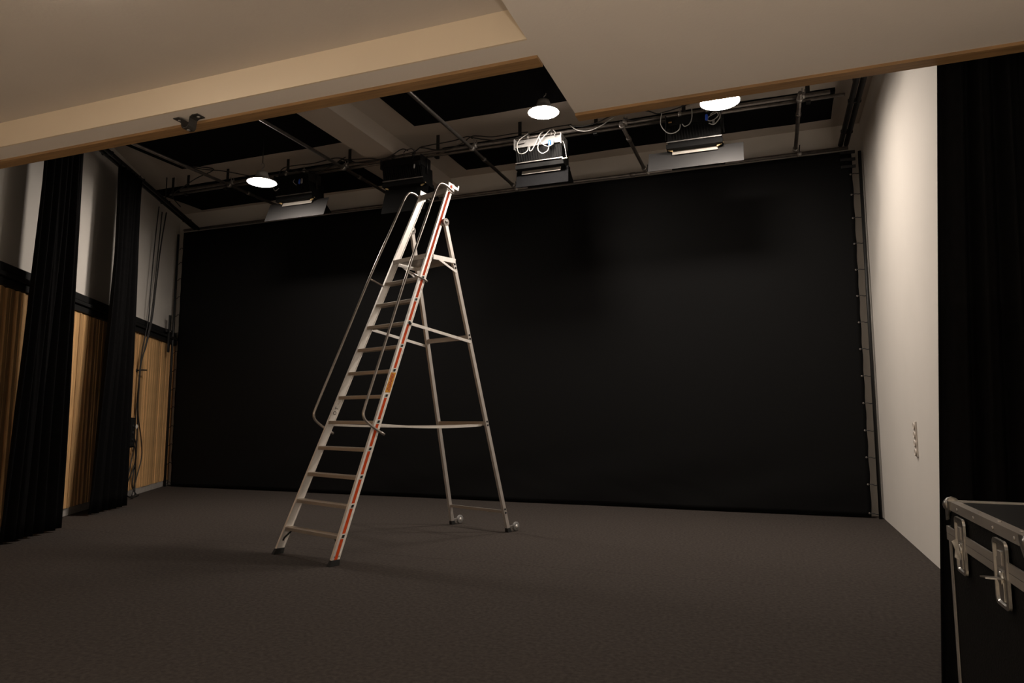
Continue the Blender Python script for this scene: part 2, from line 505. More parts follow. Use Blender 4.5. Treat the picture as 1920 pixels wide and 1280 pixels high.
# flat black hangers that hold the lighting pipes
hx = [-9.28, -8.95, -8.12, -6.93, -5.80, -4.325, -3.08, -2.02, -0.9, 0.53]
hl = ['leftmost, at the end of the rear pipe', 'second, at the end of the front pipe', 'third, left of the left pendant lamp', 'fourth, right of the left pendant lamp',
      'fifth, left of the black stage light', 'sixth, right of the black stage light', 'seventh, left of the white-topped stage light',
      'eighth, right of the white-topped stage light', 'ninth, over the rightmost stage light', 'tenth, near the right end of the pipes']
for x, l in zip(hx, hl):
    t = thing('pipe_hanger', 'flat black pipe hanger, ' + l, 'hanger', (x, 8.49, 4.9), group='black hangers of the lighting pipes')
    box('strap_bar', x - .024, x + .024, 8.468, 8.476, 4.93, ZC, 'black', t)
    box('saddle', x - .026, x + .026, 8.412, 8.476, 4.925, 4.948, 'black', t, bevel=.003)
# dark double rails along the side walls
def rail(name, a, b, label, gap=0.07):
    a, b = Vector(a), Vector(b)
    t = thing(name, label, 'rail', a)
    d = (b - a).normalized()
    x = d.cross(Vector((0, 0, 1)))
    tube('rail_tube', [a + x * gap * .5, b + x * gap * .5], .031, 'black', t, seg=12)
    tube('rail_tube', [a - x * gap * .5, b - x * gap * .5], .031, 'black', t, seg=12)
    n = 7
    for k in range(n):
        p = a.lerp(b, (k + .5) / n)
        bar('cross_link', p - x * (gap * .5 + .035), p + x * (gap * .5 + .035), .035, .05, 'black', t)
        if k % 2:
            tube('hanger_rod', [p, (p.x, p.y, ZC)], .008, 'black', t, seg=6)
    return t


ra, rb = Vector((-8.265, 6.352, 4.85)), Vector((-10.15, 9.86, 4.85))
rd = (rb - ra).normalized()
RA = ra - rd * 3.6
rail('drape_rail', RA, rb, 'dark double rail along the left wall carrying the narrow drapes', 0.075)
rail('drape_rail', (1.03, 3.5, 4.93), (1.03, 9.95, 4.93), 'dark double rail under the ceiling beside the right wall', 0.07)
# black trunking rail on the left wall
t = thing('wall_trunking', 'black two-tier cable trunking along the left wall above the oak slats', 'trunking', LW(0, 0, 2.66))
for z0, z1, dep in ((2.665, 2.74, .07), (2.755, 2.80, .095), (2.815, 2.905, .06)):
    mesh('trunking_tier', [LW(-3.9, 0, z0), LW(4.38, 0, z0), LW(4.38, dep, z0), LW(-3.9, dep, z0), LW(-3.9, 0, z1), LW(4.38, 0, z1), LW(4.38, dep, z1), LW(-3.9, dep, z1)], BF, 'black', t, bevel=.006)
mesh('trunking_back', [LW(-3.9, 0, 2.66), LW(4.38, 0, 2.66), LW(4.38, .03, 2.66), LW(-3.9, .03, 2.66), LW(-3.9, 0, 2.90), LW(4.38, 0, 2.90), LW(4.38, .03, 2.90), LW(-3.9, .03, 2.90)], BF, 'black', t)

# ================================================================== CLOTH
def sheet(name, nu, nv, fn, m, parent=None, origin=None, thick=0.004, nrm=None):
    V = [Vector(fn(i / nu, j / nv)) for j in range(nv + 1) for i in range(nu + 1)]
    F = [(j * (nu + 1) + i, j * (nu + 1) + i + 1, (j + 1) * (nu + 1) + i + 1, (j + 1) * (nu + 1) + i) for j in range(nv) for i in range(nu)]
    o = mesh(name, V, F, m, parent, smooth=True, origin=origin)
    md = o.modifiers.new('thickness', 'SOLIDIFY')
    md.thickness = thick
    return o


BX0, BX1, BY = -10.55, 1.12, 9.945


def backdrop(u, v):
    x = BX0 + (BX1 - BX0) * u
    z = 0.012 + (4.832 - 0.012) * v
    low = max(0, 1 - v * 4.5)
    wr = .010 * noise.noise(Vector((x * .9, z * .6, 1))) + .010 * low * noise.noise(Vector((x * 2.2 + z * 3, z * 5, 3))) + .012 * low * math.sin(x * 2.1 - z * 7)
    edge = min(u, 1 - u) * 40
    if edge < 1:
        x += (1 - edge) * 0.004 * math.cos(v * PI * 26) * (1 if u < .5 else -1)
    return (x, BY + wr, z)


t = thing('backdrop_curtain', 'huge flat black cloth backdrop stretched across the back wall', 'backdrop', ((BX0 + BX1) / 2, BY, 0))
bd = sheet('cloth', 220, 70, backdrop, 'cloth', t)
ty = [0.06, 0.42, 0.76, 1.10, 1.45, 1.80, 2.15, 2.50, 2.85, 3.2, 3.55, 3.90, 4.22, 4.50]
for z in ty:
    tube('tie_cord', [(1.095, BY - .012, z), (1.14, BY - .02, z + .004), (1.175, BY - .03, z - .006), (1.21, BY - .03, z)], .0055, 'cable', t, seg=6, curve=3)
    lathe('eyelet', [(.006, -.004), (.013, -.003), (.013, .003), (.006, .004)], (1.095, BY - .012, z), 'pipe', t, axis=(0, 1, 0), seg=10)
for z in ty:
    tube('tie_cord', [(-10.53, BY - .012, z), (-10.56, BY - .02, z + .03), (-10.60, BY - .03, z - .01), (-10.63, BY - .03, z)], .0055, 'cable', t, seg=6, curve=3)
for z in (4.60, 4.70, 4.80):
    box('top_batten', .98, 1.16, BY - .05, BY - .02, z - .018, z + .018, 'black', t)
pipe('upright_pipe', (1.215, BY - .03, 0.0), (1.215, BY - .03, 4.80), 'black', 'black upright pipe beside the right edge of the backdrop', r=.021)
pipe('upright_pipe', (-10.65, BY - .03, 0.0), (-10.65, BY - .03, 4.80), 'black', 'black upright pipe beside the left edge of the backdrop', r=.021)


def side_drape(sl, ol, sr, orr, label):
    c = LW((sl + sr) / 2, (ol + orr) / 2, 0)
    t = thing('side_drape', label, 'drape', c, group='narrow black side drapes on the left')
    A, B = LW(sl, ol, 0), LW(sr, orr, 0)
    d = (B - A)
    n = Vector((d.y, -d.x, 0)).normalized()
    zt = 4.80

    def fn(u, v):
        z = .02 + (zt - .02) * v
        wd = 1.0 + .10 * (1 - v) - .06 * math.sin(PI * v)
        if v > .9:
            wd *= 1 + .5 * (v - .9)
        uu = .5 + (u - .5) * wd
        uu -= .30 * (1 - v) ** 1.6 * (1 - u)      # the hem spreads to one side
        p = A + d * uu
        amp = .045 * (1 - .3 * v)
        q = amp * math.sin(u * 2 * PI * 6.5 + .9 * math.sin(v * 3 + u * 4)) + .018 * math.sin(u * 2 * PI * 11 + 1.2)
        q += .03 * noise.noise(Vector((u * 3, v * 2, sl)))
        return p + n * q + Vector((0, 0, z))
    sheet('cloth', 90, 26, fn, 'velvet', t, thick=.006)
    tube('top_batten', [A + Vector((0, 0, zt + .012)), B + Vector((0, 0, zt + .012))], .014, 'black', t)
    for f in (.1, .5, .9):
        p = A + d * f
        tube('carrier_hook', [p + Vector((0, 0, zt + .01)), p + Vector((0, 0, zt + .06))], .006, 'black', t, seg=6)
    return t


side_drape(-1.86, .365, -1.10, .435, 'nearest narrow black side drape, at the left frame edge in front of the oak slats')
side_drape(.30, .335, .98, .42, 'farther narrow black side drape, beside the hanging cables on the left wall')


def stage_curtain(u, v):
    z = 0.01 + 2.95 * v
    xl = .615 + (.775 - .615) * v
    x = xl + (1.24 - xl) * u
    f = .05 * math.sin(u * 2 * PI * 5 + .7 * math.sin(v * 2.5)) + .02 * math.sin(u * 2 * PI * 9 + 1)
    return (x, 3.45 + f * (1 - .25 * v), z)


t = thing('stage_curtain', 'black stage curtain gathered at the right edge, behind the flight case', 'curtain', (.93, 3.45, 0))
sheet('cloth', 90, 24, stage_curtain, 'velvet', t, thick=.006)
tube('track', [(.6, 3.45, 2.985), (1.25, 3.45, 2.985)], .015, 'black', t)
box('track_bracket', .9, .94, 3.3, 3.46, 2.95, 2.99, 'black', t)

# ================================================================== LADDER (built in its own coordinates: a across, b back, z up)
TT, TA, HW, Z1, DZ = 0.4141, 0.0554, 0.4416, 0.2351, 0.2471
VR, HR, VP, ZP, HP = 2.3279, 0.4359, 1.4551, 3.3698, 0.2662
lad = thing('platform_ladder', 'tall aluminium platform step ladder with orange-red stripes standing on the carpet', 'ladder', (-3.9773, 5.2708, 0), rz=-0.3321)
ZTOP = 3.80


def outer(z):
    return HW - TA * z


def st(a_off, b_off, z, sgn):
    """a point on a stile: a_off inwards from the outer face, b_off along the depth"""
    return Vector((sgn * (outer(z) - a_off), TT * z + b_off, z))


DEP = 0.042
stiles = {}
for sgn in (1, -1):
    sec = [(0, -DEP), (0, -DEP * .78), (.003, -DEP * .70), (.003, DEP * .70), (0, DEP * .78), (0, DEP), (.026, DEP), (.026, DEP - .008), (.020, DEP - .012),
           (.020, -DEP + .012), (.026, -DEP + .008), (.026, -DEP)]
    o = prism('stile', sec, .03, ZTOP, 'alu', lad, fn=lambda p, z: st(p[0], p[1], z, sgn))
    stiles[sgn] = o
    # stripe pieces between the plugs
    zs = [.045] + [Z1 + DZ * k for k in range(11)] + [ZTOP - .01]
    for k in range(12):
        za, zb = zs[k] + (.022 if k else 0), zs[k + 1] - (.022 if k < 11 else 0)
        if k == 6 and sgn == 1:
            continue
        V = [st(q, h, zz, sgn) for q in (.0032, .0012) for h, zz in ((-.0155, za), (.0155, za), (.0155, zb), (-.0155, zb))]
        so = mesh('stripe', V, BF, 'red', o)
        so['label'] = 'orange-red stripe on the outer face of the stile'
    for k in range(11):
        z = Z1 + DZ * k
        V = []
        for da in (.004, -.003):
            for (db, dz_) in ((-.017, -.016), (.017, -.016), (.017, .016), (-.017, .016)):
                V.append(st(da, db + TT * 0, z, sgn) + Vector((0, db * 0 + TT * dz_, dz_)))
        V2 = []
        mesh('plug_collar', V, BF, 'alu', o)
        V = []
        for da in (.002, -.0045):
            for (db, dz_) in ((-.013, -.012), (.013, -.012), (.013, .012), (-.013, .012)):
                V.append(st(da, db, z, sgn) + Vector((0, TT * dz_, dz_)))
        mesh('plug', V, BF, 'rubber', o)
    # foot cap with two screws
    V = []
    for z, g in ((0.0, .010), (.05, .003)):
        for a_, b_ in ((-g, -DEP - g), (-g, DEP + g), (.026 + g, DEP + g), (.026 + g, -DEP - g)):
            V.append(st(a_, b_, z, sgn))
    fc = mesh('foot_cap', V, BF, 'rubber', o, bevel=.003)
    for b_ in (-.024, .024):
        lathe('screw', [(.004, 0), (.004, .003)], st(.001, b_, .075, sgn), 'rubber', o, axis=(sgn, 0, 0), seg=8)
# sticker with lettering on the right stile, between the 6th and 7th plug
za, zb = Z1 + DZ * 5 + .03, Z1 + DZ * 6 - .022
V = [st(.0015, -.030, za, 1), st(.0015, .030, za, 1), st(.0015, .030, zb, 1), st(.0015, -.030, zb, 1), st(-.001, -.030, za, 1), st(-.001, .030, za, 1), st(-.001, .030, zb, 1), st(-.001, -.030, zb, 1)]
sk = mesh('sticker', V, BF, 'sticker', stiles[1])
sk['label'] = 'yellow sticker with red lettering'
zc = (za + zb) / 2
along = (st(0, 0, zb, 1) - st(0, 0, za, 1)).normalized()
nrm = Vector((1, 0, TA)).normalized()
upv = nrm.cross(along).normalized()
mt = Matrix((along, upv, nrm)).transposed().to_4x4()
mt.translation = st(-.0016, 0, zc, 1)
text('sticker_lettering', 'ZGENBIES', .041, mt, 'ink', sk, shear=.2, bold=.0012)
# pen marks on the inner face of the left stile, between treads 5 and 6
zc = Z1 + DZ * 4.42
al2 = (st(0, 0, 2, -1) - st(0, 0, 1, -1)).normalized()
nr2 = Vector((1, 0, -TA)).normalized()
up2 = nr2.cross(al2).normalized()
mt = Matrix((al2, up2, nr2)).transposed().to_4x4()
mt.translation = st(.0205, .0, zc, -1)
text('pen_marks', 'O T', .05, mt, 'marker', stiles[-1], bold=.0006)
mt2 = mt.copy()
mt2.translation = st(.0205, 0, zc + .085, -1)
text('pen_marks', 'NE', .035, mt2, 'alud', stiles[-1])


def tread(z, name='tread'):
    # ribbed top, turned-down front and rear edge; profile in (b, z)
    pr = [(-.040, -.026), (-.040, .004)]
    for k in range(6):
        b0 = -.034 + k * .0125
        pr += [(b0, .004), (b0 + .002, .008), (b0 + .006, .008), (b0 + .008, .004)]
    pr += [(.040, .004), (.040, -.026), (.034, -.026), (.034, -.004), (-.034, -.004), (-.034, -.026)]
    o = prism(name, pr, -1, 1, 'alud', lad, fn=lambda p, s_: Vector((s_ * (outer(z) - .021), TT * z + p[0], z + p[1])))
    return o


for k in range(11):
    tread(Z1 + DZ * k)
# two small black corner struts under the lowest tread
for sgn in (1, -1):
    tube('corner_strut', [(sgn * (outer(Z1) - .10), TT * Z1 - .01, Z1 - .02), (sgn * (outer(.16) - .022), TT * .16 - .01, .14), (sgn * (outer(.13) - .022), TT * .13 - .01, .115)], .008, 'rubber', lad, seg=6)
# platform with side rails and braces
zp = Z1 + DZ * 11 + .01
bf, br = TT * zp - .045, VR - (VR - VP) / ZP * zp + .005
pf, pb = outer(zp) - .024, HR - (HR - HP) / ZP * zp - .02
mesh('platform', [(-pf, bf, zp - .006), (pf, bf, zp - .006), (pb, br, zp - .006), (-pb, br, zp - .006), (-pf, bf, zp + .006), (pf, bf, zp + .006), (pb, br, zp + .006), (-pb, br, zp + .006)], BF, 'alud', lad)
bar('platform_edge', (-pf, bf, zp - .012), (pf, bf, zp - .012), .012, .045, 'alu', lad)
bar('platform_edge', (-pb, br - .02, zp - .016), (pb, br - .02, zp - .016), .014, .05, 'alud', lad)
for k in range(5):
    b_ = bf + (br - bf) * (k + .8) / 6
    bar('platform_rib', (-pf + .01, b_, zp + .008), (pf - .01, b_, zp + .008), .012, .005, 'alu', lad)
for sgn in (1, -1):
    bar('platform_side_rail', (sgn * (pf + .028), bf + .09, zp - .01), (sgn * (pb + .045), br + .01, zp - .01), .008, .05, 'alu', lad)
    zb_ = zp - .13
    bar('platform_brace', (sgn * (pf + .034), bf + .13, zp - .01), (sgn * (HR - (HR - HP) / ZP * zb_ + .02), VR - (VR - VP) / ZP * zb_, zb_), .006, .022, 'alu', lad)
# rear legs, hinges, cross bars, braces, wheels


def rl(sgn, z, a_=0, b_=0):
    return Vector((sgn * (HR - (HR - HP) / ZP * z + a_), VR - (VR - VP) / ZP * z + b_, z))


for sgn in (1, -1):
    sec = [(-.016, -.024), (.016, -.024), (.016, .024), (-.016, .024)]
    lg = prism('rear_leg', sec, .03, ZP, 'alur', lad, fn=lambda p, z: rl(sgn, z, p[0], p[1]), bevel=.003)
    lathe('hinge', [(.012, -.022), (.042, -.021), (.042, .021), (.012, .022)], (sgn * HP, VP, ZP), 'pipe', lad, axis=(1, 0, 0), seg=24, smooth=False)
    hb = lathe('hinge_bolt', [(.014, -.03), (.016, -.027), (.016, .027), (.014, .03)], (sgn * HP, VP, ZP), 'chrome', lad, axis=(1, 0, 0), seg=12)
    for zc in (2.14, 1.20, .235, 2.90):
        for dz_ in (.02, -.02):
            lathe('bolt', [(.011, 0), (.011, .006), (.006, .009)], rl(sgn, zc + dz_, sgn * 0 + .016, 0), 'rubber', lg, axis=(sgn, 0, 0), seg=10)
    pr = rl(sgn, 0.0)
    V = []
    for z, g in ((0.0, .007), (.045, .003)):
        for a_, b_ in ((-.016 - g, -.024 - g), (.016 + g, -.024 - g), (.016 + g, .024 + g), (-.016 - g, .024 + g)):
            V.append(rl(sgn, z, a_, b_))
    mesh('rear_foot', V, BF, 'rubber', lg, bevel=.002)
    wc = pr + Vector((0, .105, .052))
    bar('wheel_fork', pr + Vector((0, .015, .045)), wc, .034, .03, 'zinc', lg)
    wh = lathe('wheel', [(.022, -.013), (.046, -.014), (.050, -.009), (.050, .009), (.046, .014), (.022, .013)], wc + Vector((sgn * 0 + .02, 0, 0)), 'wheelg', lg, axis=(1, 0, 0), seg=28)
    lathe('wheel_hub', [(.008, -.02), (.022, -.016), (.022, .016), (.008, .02)], wc + Vector((.02, 0, 0)), 'alu', lg, axis=(1, 0, 0), seg=14)
for zc, hgt in ((2.135, .05), (1.20, .045), (.225, .03)):
    bar('rear_cross_bar', rl(-1, zc, -.012), rl(1, zc, -.012), .03, hgt, 'alud', lad)
for sgn in (1, -1):
    bar('side_brace', (sgn * (outer(2.2) + .006), .925, 2.2), rl(sgn, 2.085, .022), .006, .03, 'alu', lad)
    lathe('brace_pivot', [(.014, -.01), (.014, .01)], (sgn * (outer(2.2) + .002), .925, 2.2), 'rubber', lad, axis=(1, 0, 0), seg=12)
# white webbing straps that stop the legs from spreading
def strap(p, q, sag):
    p, q = Vector(p), Vector(q)
    n = 16
    V = []
    for k in range(n + 1):
        t_ = k / n
        c = p.lerp(q, t_) - Vector((0, 0, sag * 4 * t_ * (1 - t_)))
        V += [c + Vector((0, 0, .011)), c - Vector((0, 0, .011)), c - Vector((.003, 0, .011)), c + Vector((-.003, 0, .011))]
    F = []
    for k in range(n):
        for j in range(4):
            F.append((4 * k + j, 4 * k + (j + 1) % 4, 4 * k + 4 + (j + 1) % 4, 4 * k + 4 + j))
    F += [(3, 2, 1, 0), tuple(4 * n + j for j in range(4))]
    return mesh('safety_strap', V, F, 'strap', lad)


strap((-.36, TT * 1.19 + .03, 1.19), (.33, 2.0, 1.185), .018)
strap((.36, TT * 1.19 + .03, 1.195), (.325, 1.99, 1.18), .022)
# handrails
for sgn in (1, -1):
    prof = [(1.585, 3.752), (1.50, 3.79), (1.44, 3.80), (1.385, 3.785), (1.335, 3.72), (1.29, 3.625), (1.184, 3.38), (.900, 2.735), (.60, 2.0), (.385, 1.475), (.335, 1.35), (.320, 1.30), (.332, 1.25), (.375, 1.21), (.44, 1.168), (.50, 1.135), (.545, 1.112)]
    pts = [(sgn * (outer(z) + .016), b_, z) for b_, z in prof]
    hr = tube('handrail', pts, .0125, 'tube', lad, seg=12, curve=4)
    z = 2.735
    mst = tube('handrail_strut', [(sgn * (outer(z) + .016), .905, z), (sgn * (outer(2.68) + .016), 1.145, 2.672)], .010, 'tube', lad, seg=10)
    for b_, z_ in ((1.585, 3.752), (.545, 1.112), (1.145, 2.672)):
        lathe('end_bolt', [(.008, -.022), (.013, -.018), (.013, .018), (.008, .022)], (sgn * (outer(z_) + .016), b_, z_), 'tube', hr, axis=(0, 1, -.5), seg=10)
    # plate and hook at the stile top
    z = ZTOP
    bt = TT * z
    pl = mesh('top_plate', [(sgn * (outer(z) + .003), bt - .045, z - .06), (sgn * (outer(z) + .003), bt + .045, z - .06), (sgn * (outer(z) - .001), bt + .06, z + .04), (sgn * (outer(z) - .001), bt - .03, z + .055),
                            (sgn * (outer(z) - .005), bt - .045, z - .06), (sgn * (outer(z) - .005), bt + .045, z - .06), (sgn * (outer(z) - .009), bt + .06, z + .04), (sgn * (outer(z) - .009), bt - .03, z + .055)], BF, 'alu', lad)
    if sgn == 1:
        mesh('top_stripe', [(sgn * (outer(z) + .006), bt - .012, z - .02), (sgn * (outer(z) + .006), bt + .012, z - .02), (sgn * (outer(z) + .004), bt + .018, z + .025), (sgn * (outer(z) + .004), bt - .006, z + .025),
                            (sgn * (outer(z) + .001), bt - .012, z - .02), (sgn * (outer(z) + .001), bt + .012, z - .02), (sgn * (outer(z) - .002), bt + .018, z + .025), (sgn * (outer(z) - .002), bt - .006, z + .025)], BF, 'red', pl)
        mesh('hook_arm', [(outer(z) + .004, bt + .02, z + .002), (outer(z) + .004, bt + .115, z - .012), (outer(z) + .004, bt + .115, z + .018), (outer(z) + .004, bt + .02, z + .034),
                          (outer(z) - .006, bt + .02, z + .002), (outer(z) - .006, bt + .115, z - .012), (outer(z) - .006, bt + .115, z + .018), (outer(z) - .006, bt + .02, z + .034)], BF, 'alu', pl)
        mesh('hook_lip', [(outer(z) + .004, bt + .098, z - .005), (outer(z) + .004, bt + .120, z - .008), (outer(z) + .004, bt + .128, z + .045), (outer(z) + .004, bt + .113, z + .046),
                          (outer(z) - .006, bt + .098, z - .005), (outer(z) - .006, bt + .120, z - .008), (outer(z) - .006, bt + .128, z + .045), (outer(z) - .006, bt + .113, z + .046)], BF, 'alu', pl)
    else:
        tube('hook_pin', [(-outer(z) + .01, bt + .02, z - .01), (-outer(z) + .01, bt + .12, z - .03)], .007, 'chrome', pl, seg=8)
zc = ZTOP - .035
bar('top_cross_bar', (-outer(zc) + .02, TT * zc - .01, zc), (outer(zc) - .02, TT * zc - .01, zc), .03, .055, 'alud', lad)

# ================================================================== STAGE LIGHTS on the pipe
def flood(c, label, dw, doorm, topm, dz0=4.56, dz1=4.29, clips=True, strip='cream', skewx=0.0, blk=False):
    t = thing('stage_light', label, 'stage light', (c, PY1, PZ), group='stage flood lights on the lighting pipe')
    hw = .315
    # clamp and yoke
    for sx in (-.16, .17):
        k = lathe('hook_clamp', [(PR + .002, -.02), (PR + .014, -.018), (PR + .014, .018), (PR + .002, .02)], (c + sx, PY1, PZ), 'zinc' if not blk else 'black', t, axis=(1, 0, 0), seg=14)
        tube('clamp_bolt', [(c + sx, PY1 - .01, PZ + .015), (c + sx + .01, PY1 - .03, PZ + .075)], .006, 'zinc', k, seg=6)
        tube('clamp_bolt', [(c + sx, PY1, PZ - .03), (c + sx, PY1 + .02, PZ - .10)], .010, 'zinc', k, seg=6)
    tubes('yoke', [([(c - hw - .03, 8.40, 4.70), (c - hw - .03, 8.38, 4.90), (c + hw + .03, 8.38, 4.90), (c + hw + .03, 8.40, 4.70)], .010)], 'black', t)
    # top gear box
    g = mesh('gear_box', [(c - hw, 8.24, 4.815), (c + hw, 8.24, 4.815), (c + hw, 8.50, 4.815), (c - hw, 8.50, 4.815), (c - hw, 8.27, 4.925), (c + hw, 8.27, 4.925), (c + hw, 8.48, 4.925), (c - hw, 8.48, 4.925)], BF, topm, t, bevel=.004)
    for sx in (-1, 1):
        box('end_plate', c + sx * (hw + .006) - .006, c + sx * (hw + .006) + .006, 8.225, 8.52, 4.79, 4.935, topm if topm == 'white' else 'black', g)
    # ribbed housing
    hs = mesh('housing', [(c - hw, 8.31, 4.60), (c + hw, 8.31, 4.60), (c + hw, 8.62, 4.57), (c - hw, 8.62, 4.57), (c - hw, 8.27, 4.815), (c + hw, 8.27, 4.815), (c + hw, 8.60, 4.815), (c - hw, 8.60, 4.815)], BF, 'blackp', t)
    for k in range(18):
        x = c - hw + .03 + k * .034
        bar('rib', (x, 8.262, 4.80), (x + .012, 8.296, 4.645), .008, .012, 'blackp', hs, ref=(0, 1, 0))
    bar('lip_rail', (c - hw - .01, 8.295, 4.625), (c + hw + .01, 8.295, 4.625), .012, .012, 'zinc', t)
    box('lower_frame', c - hw - .02, c + hw + .02, 8.30, 8.62, 4.545, 4.60, 'blackp', t, bevel=.004)
    # barn door swung down towards the camera
    x0, x1 = c - dw / 2, c + dw / 2
    ya, yb = 8.43, 8.31
    door = mesh('barn_door', [(x0, ya, dz0), (x1, ya, dz0), (x1, ya + .006, dz0), (x0, ya + .006, dz0), (x0 + skewx, yb, dz1), (x1 + skewx, yb, dz1), (x1 + skewx, yb + .006, dz1), (x0 + skewx, yb + .006, dz1)], BF, doorm, t)
    if strip:
        wd = .27
        mesh('door_strip', [(c - wd, 8.396, 4.548), (c + wd, 8.396, 4.548), (c + wd, 8.402, 4.548), (c - wd, 8.402, 4.548), (c - wd, 8.372, 4.49), (c + wd, 8.372, 4.49), (c + wd, 8.378, 4.49), (c - wd, 8.378, 4.49)], BF, strip, door)
    if clips:
        for sx, tilt in ((-.30, .018), (.30, -.018)):
            p = Vector((c + sx, 8.365, 4.545))
            bar('door_clip', p + Vector((-.038, 0, tilt)), p + Vector((.038, -.01, -tilt)), .02, .018, 'brass', door, bevel=.002)
    # rear door on the far side, swung out
    mesh('rear_door', [(c - .33, 8.62, 4.575), (c + .33, 8.62, 4.575), (c + .33, 8.626, 4.575), (c - .33, 8.626, 4.575), (c - .33, 8.80, 4.45), (c + .33, 8.80, 4.45), (c + .33, 8.806, 4.45), (c - .33, 8.806, 4.45)], BF, 'blackp', t)
    return t


def loop(t, pts, m='wcable', r=.0058):
    return tube('lead', pts, r, m, t, seg=8, curve=6)


L1 = flood(-6.665, 'leftmost stage flood light with a pale grey barn door, below the left pendant lamp', 1.08, 'greydoor', 'blackp', dz1=4.265)
loop(L1, [(-6.95, 8.25, 4.86), (-6.97, 8.20, 4.76), (-6.92, 8.19, 4.68), (-6.87, 8.21, 4.72)])
loop(L1, [(-6.62, 8.25, 4.84), (-6.60, 8.20, 4.78), (-6.55, 8.21, 4.73)])
lathe('connector', [(.008, 0), (.016, .01), (.016, .06), (.010, .075)], (-6.50, 8.21, 4.74), 'blue', L1, axis=(.1, 0, 1), seg=12)
lathe('connector', [(.008, 0), (.016, .01), (.016, .06), (.010, .075)], (-6.46, 8.21, 4.745), 'white', L1, axis=(.1, 0, 1), seg=12)
L2 = flood(-4.79, 'all-black stage flood light hanging left of the ladder top', .70, 'blackp', 'blackp', dz1=4.16, clips=True, strip=None, blk=True)
box('junction_box', -4.56, -4.47, 8.19, 8.24, 4.76, 4.83, 'blackp', L2, bevel=.006)
lathe('connector', [(.008, 0), (.012, .01), (.012, .05), (.008, .06)], (-4.55, 8.19, 4.72), 'white', L2, axis=(.1, 0, 1), seg=12)
loop(L2, [(-4.75, 8.26, 4.93), (-4.72, 8.22, 5.0), (-4.62, 8.24, 5.03), (-4.56, 8.22, 4.95), (-4.58, 8.20, 4.86)], 'cable')
L3 = flood(-2.75, 'white-topped stage flood light with looping white leads under the middle pendant lamp', .72, 'acoustic', 'white', dz1=4.30, clips=False, strip='cream', skewx=.03)
loop(L3, [(-2.89, 8.26, 5.0), (-2.98, 8.20, 4.91), (-3.02, 8.20, 4.84), (-3.00, 8.19, 4.73), (-2.94, 8.18, 4.70), (-2.88, 8.19, 4.73), (-2.87, 8.22, 4.80)])
loop(L3, [(-2.68, 8.26, 4.99), (-2.70, 8.20, 4.94), (-2.76, 8.19, 4.82), (-2.81, 8.18, 4.73), (-2.845, 8.19, 4.735), (-2.85, 8.22, 4.80)])
loop(L3, [(-2.69, 8.25, 4.98), (-2.71, 8.19, 4.90), (-2.68, 8.18, 4.81), (-2.60, 8.17, 4.75), (-2.545, 8.18, 4.76), (-2.54, 8.20, 4.80)])
loop(L3, [(-2.57, 8.24, 5.0), (-2.63, 8.20, 4.92), (-2.71, 8.18, 4.82), (-2.72, 8.17, 4.72), (-2.66, 8.16, 4.66), (-2.59, 8.17, 4.69), (-2.575, 8.19, 4.77)])
loop(L3, [(-2.54, 8.24, 4.99), (-2.50, 8.22, 4.94), (-2.52, 8.23, 4.90)])
loop(L3, [(-2.44, 8.30, 4.87), (-2.40, 8.27, 4.80), (-2.38, 8.27, 4.70), (-2.37, 8.28, 4.61)], r=.004)
lathe('connector', [(.010, 0), (.017, .012), (.017, .065), (.010, .08)], (-2.575, 8.205, 4.765), 'blue', L3, axis=(0, .05, 1), seg=12)
lathe('connector', [(.010, 0), (.017, .012), (.017, .065), (.010, .08)], (-2.535, 8.205, 4.77), 'white', L3, axis=(0, .05, 1), seg=12)
bar('terminal_bar', (-3.03, 8.225, 4.865), (-2.92, 8.225, 4.875), .016, .014, 'white', L3)
bar('door_stay', (-2.43, 8.28, 4.60), (-2.36, 8.28, 4.605), .012, .012, 'brass', L3)
L4 = flood(-0.77, 'rightmost stage flood light with a pale grey barn door, below the half-hidden lamp', 1.13, 'greydoor', 'blackp')
loop(L4, [(-1.14, 8.26, 5.0), (-1.15, 8.22, 4.84), (-1.08, 8.20, 4.72), (-1.0, 8.19, 4.69), (-.93, 8.20, 4.73), (-.915, 8.22, 4.80)])
loop(L4, [(-.78, 8.26, 5.01), (-.775, 8.22, 4.88), (-.80, 8.20, 4.79), (-.86, 8.20, 4.76), (-.89, 8.22, 4.80)])
loop(L4, [(-.565, 8.20, 4.86), (-.50, 8.19, 4.885), (-.47, 8.19, 4.83), (-.54, 8.18, 4.775), (-.59, 8.19, 4.79), (-.585, 8.2, 4.83), (-.53, 8.2, 4.86), (-.46, 8.19, 4.87), (-.455, 8.19, 4.80), (-.52, 8.19, 4.73), (-.58, 8.2, 4.755)], r=.006)
lathe('connector', [(.010, 0), (.017, .012), (.017, .06), (.010, .08)], (-.605, 8.19, 4.79), 'blue', L4, axis=(0, .05, 1), seg=12)
box('connector', -.54, -.515, 8.18, 8.21, 4.745, 4.79, 'white', L4, bevel=.003)
box('label_plate', -1.06, -1.02, 8.232, 8.24, 4.845, 4.86, 'trimwood', L4)

# loose cables along the pipe
def cable(pts, label, m='cable', r=.008, curve=6, name='cable'):
    o = tube(name, pts, r, m, None, seg=8, curve=curve, origin=tuple(pts[0]))
    return tag(o, label, 'cable', 'cables strung along the lighting pipe')


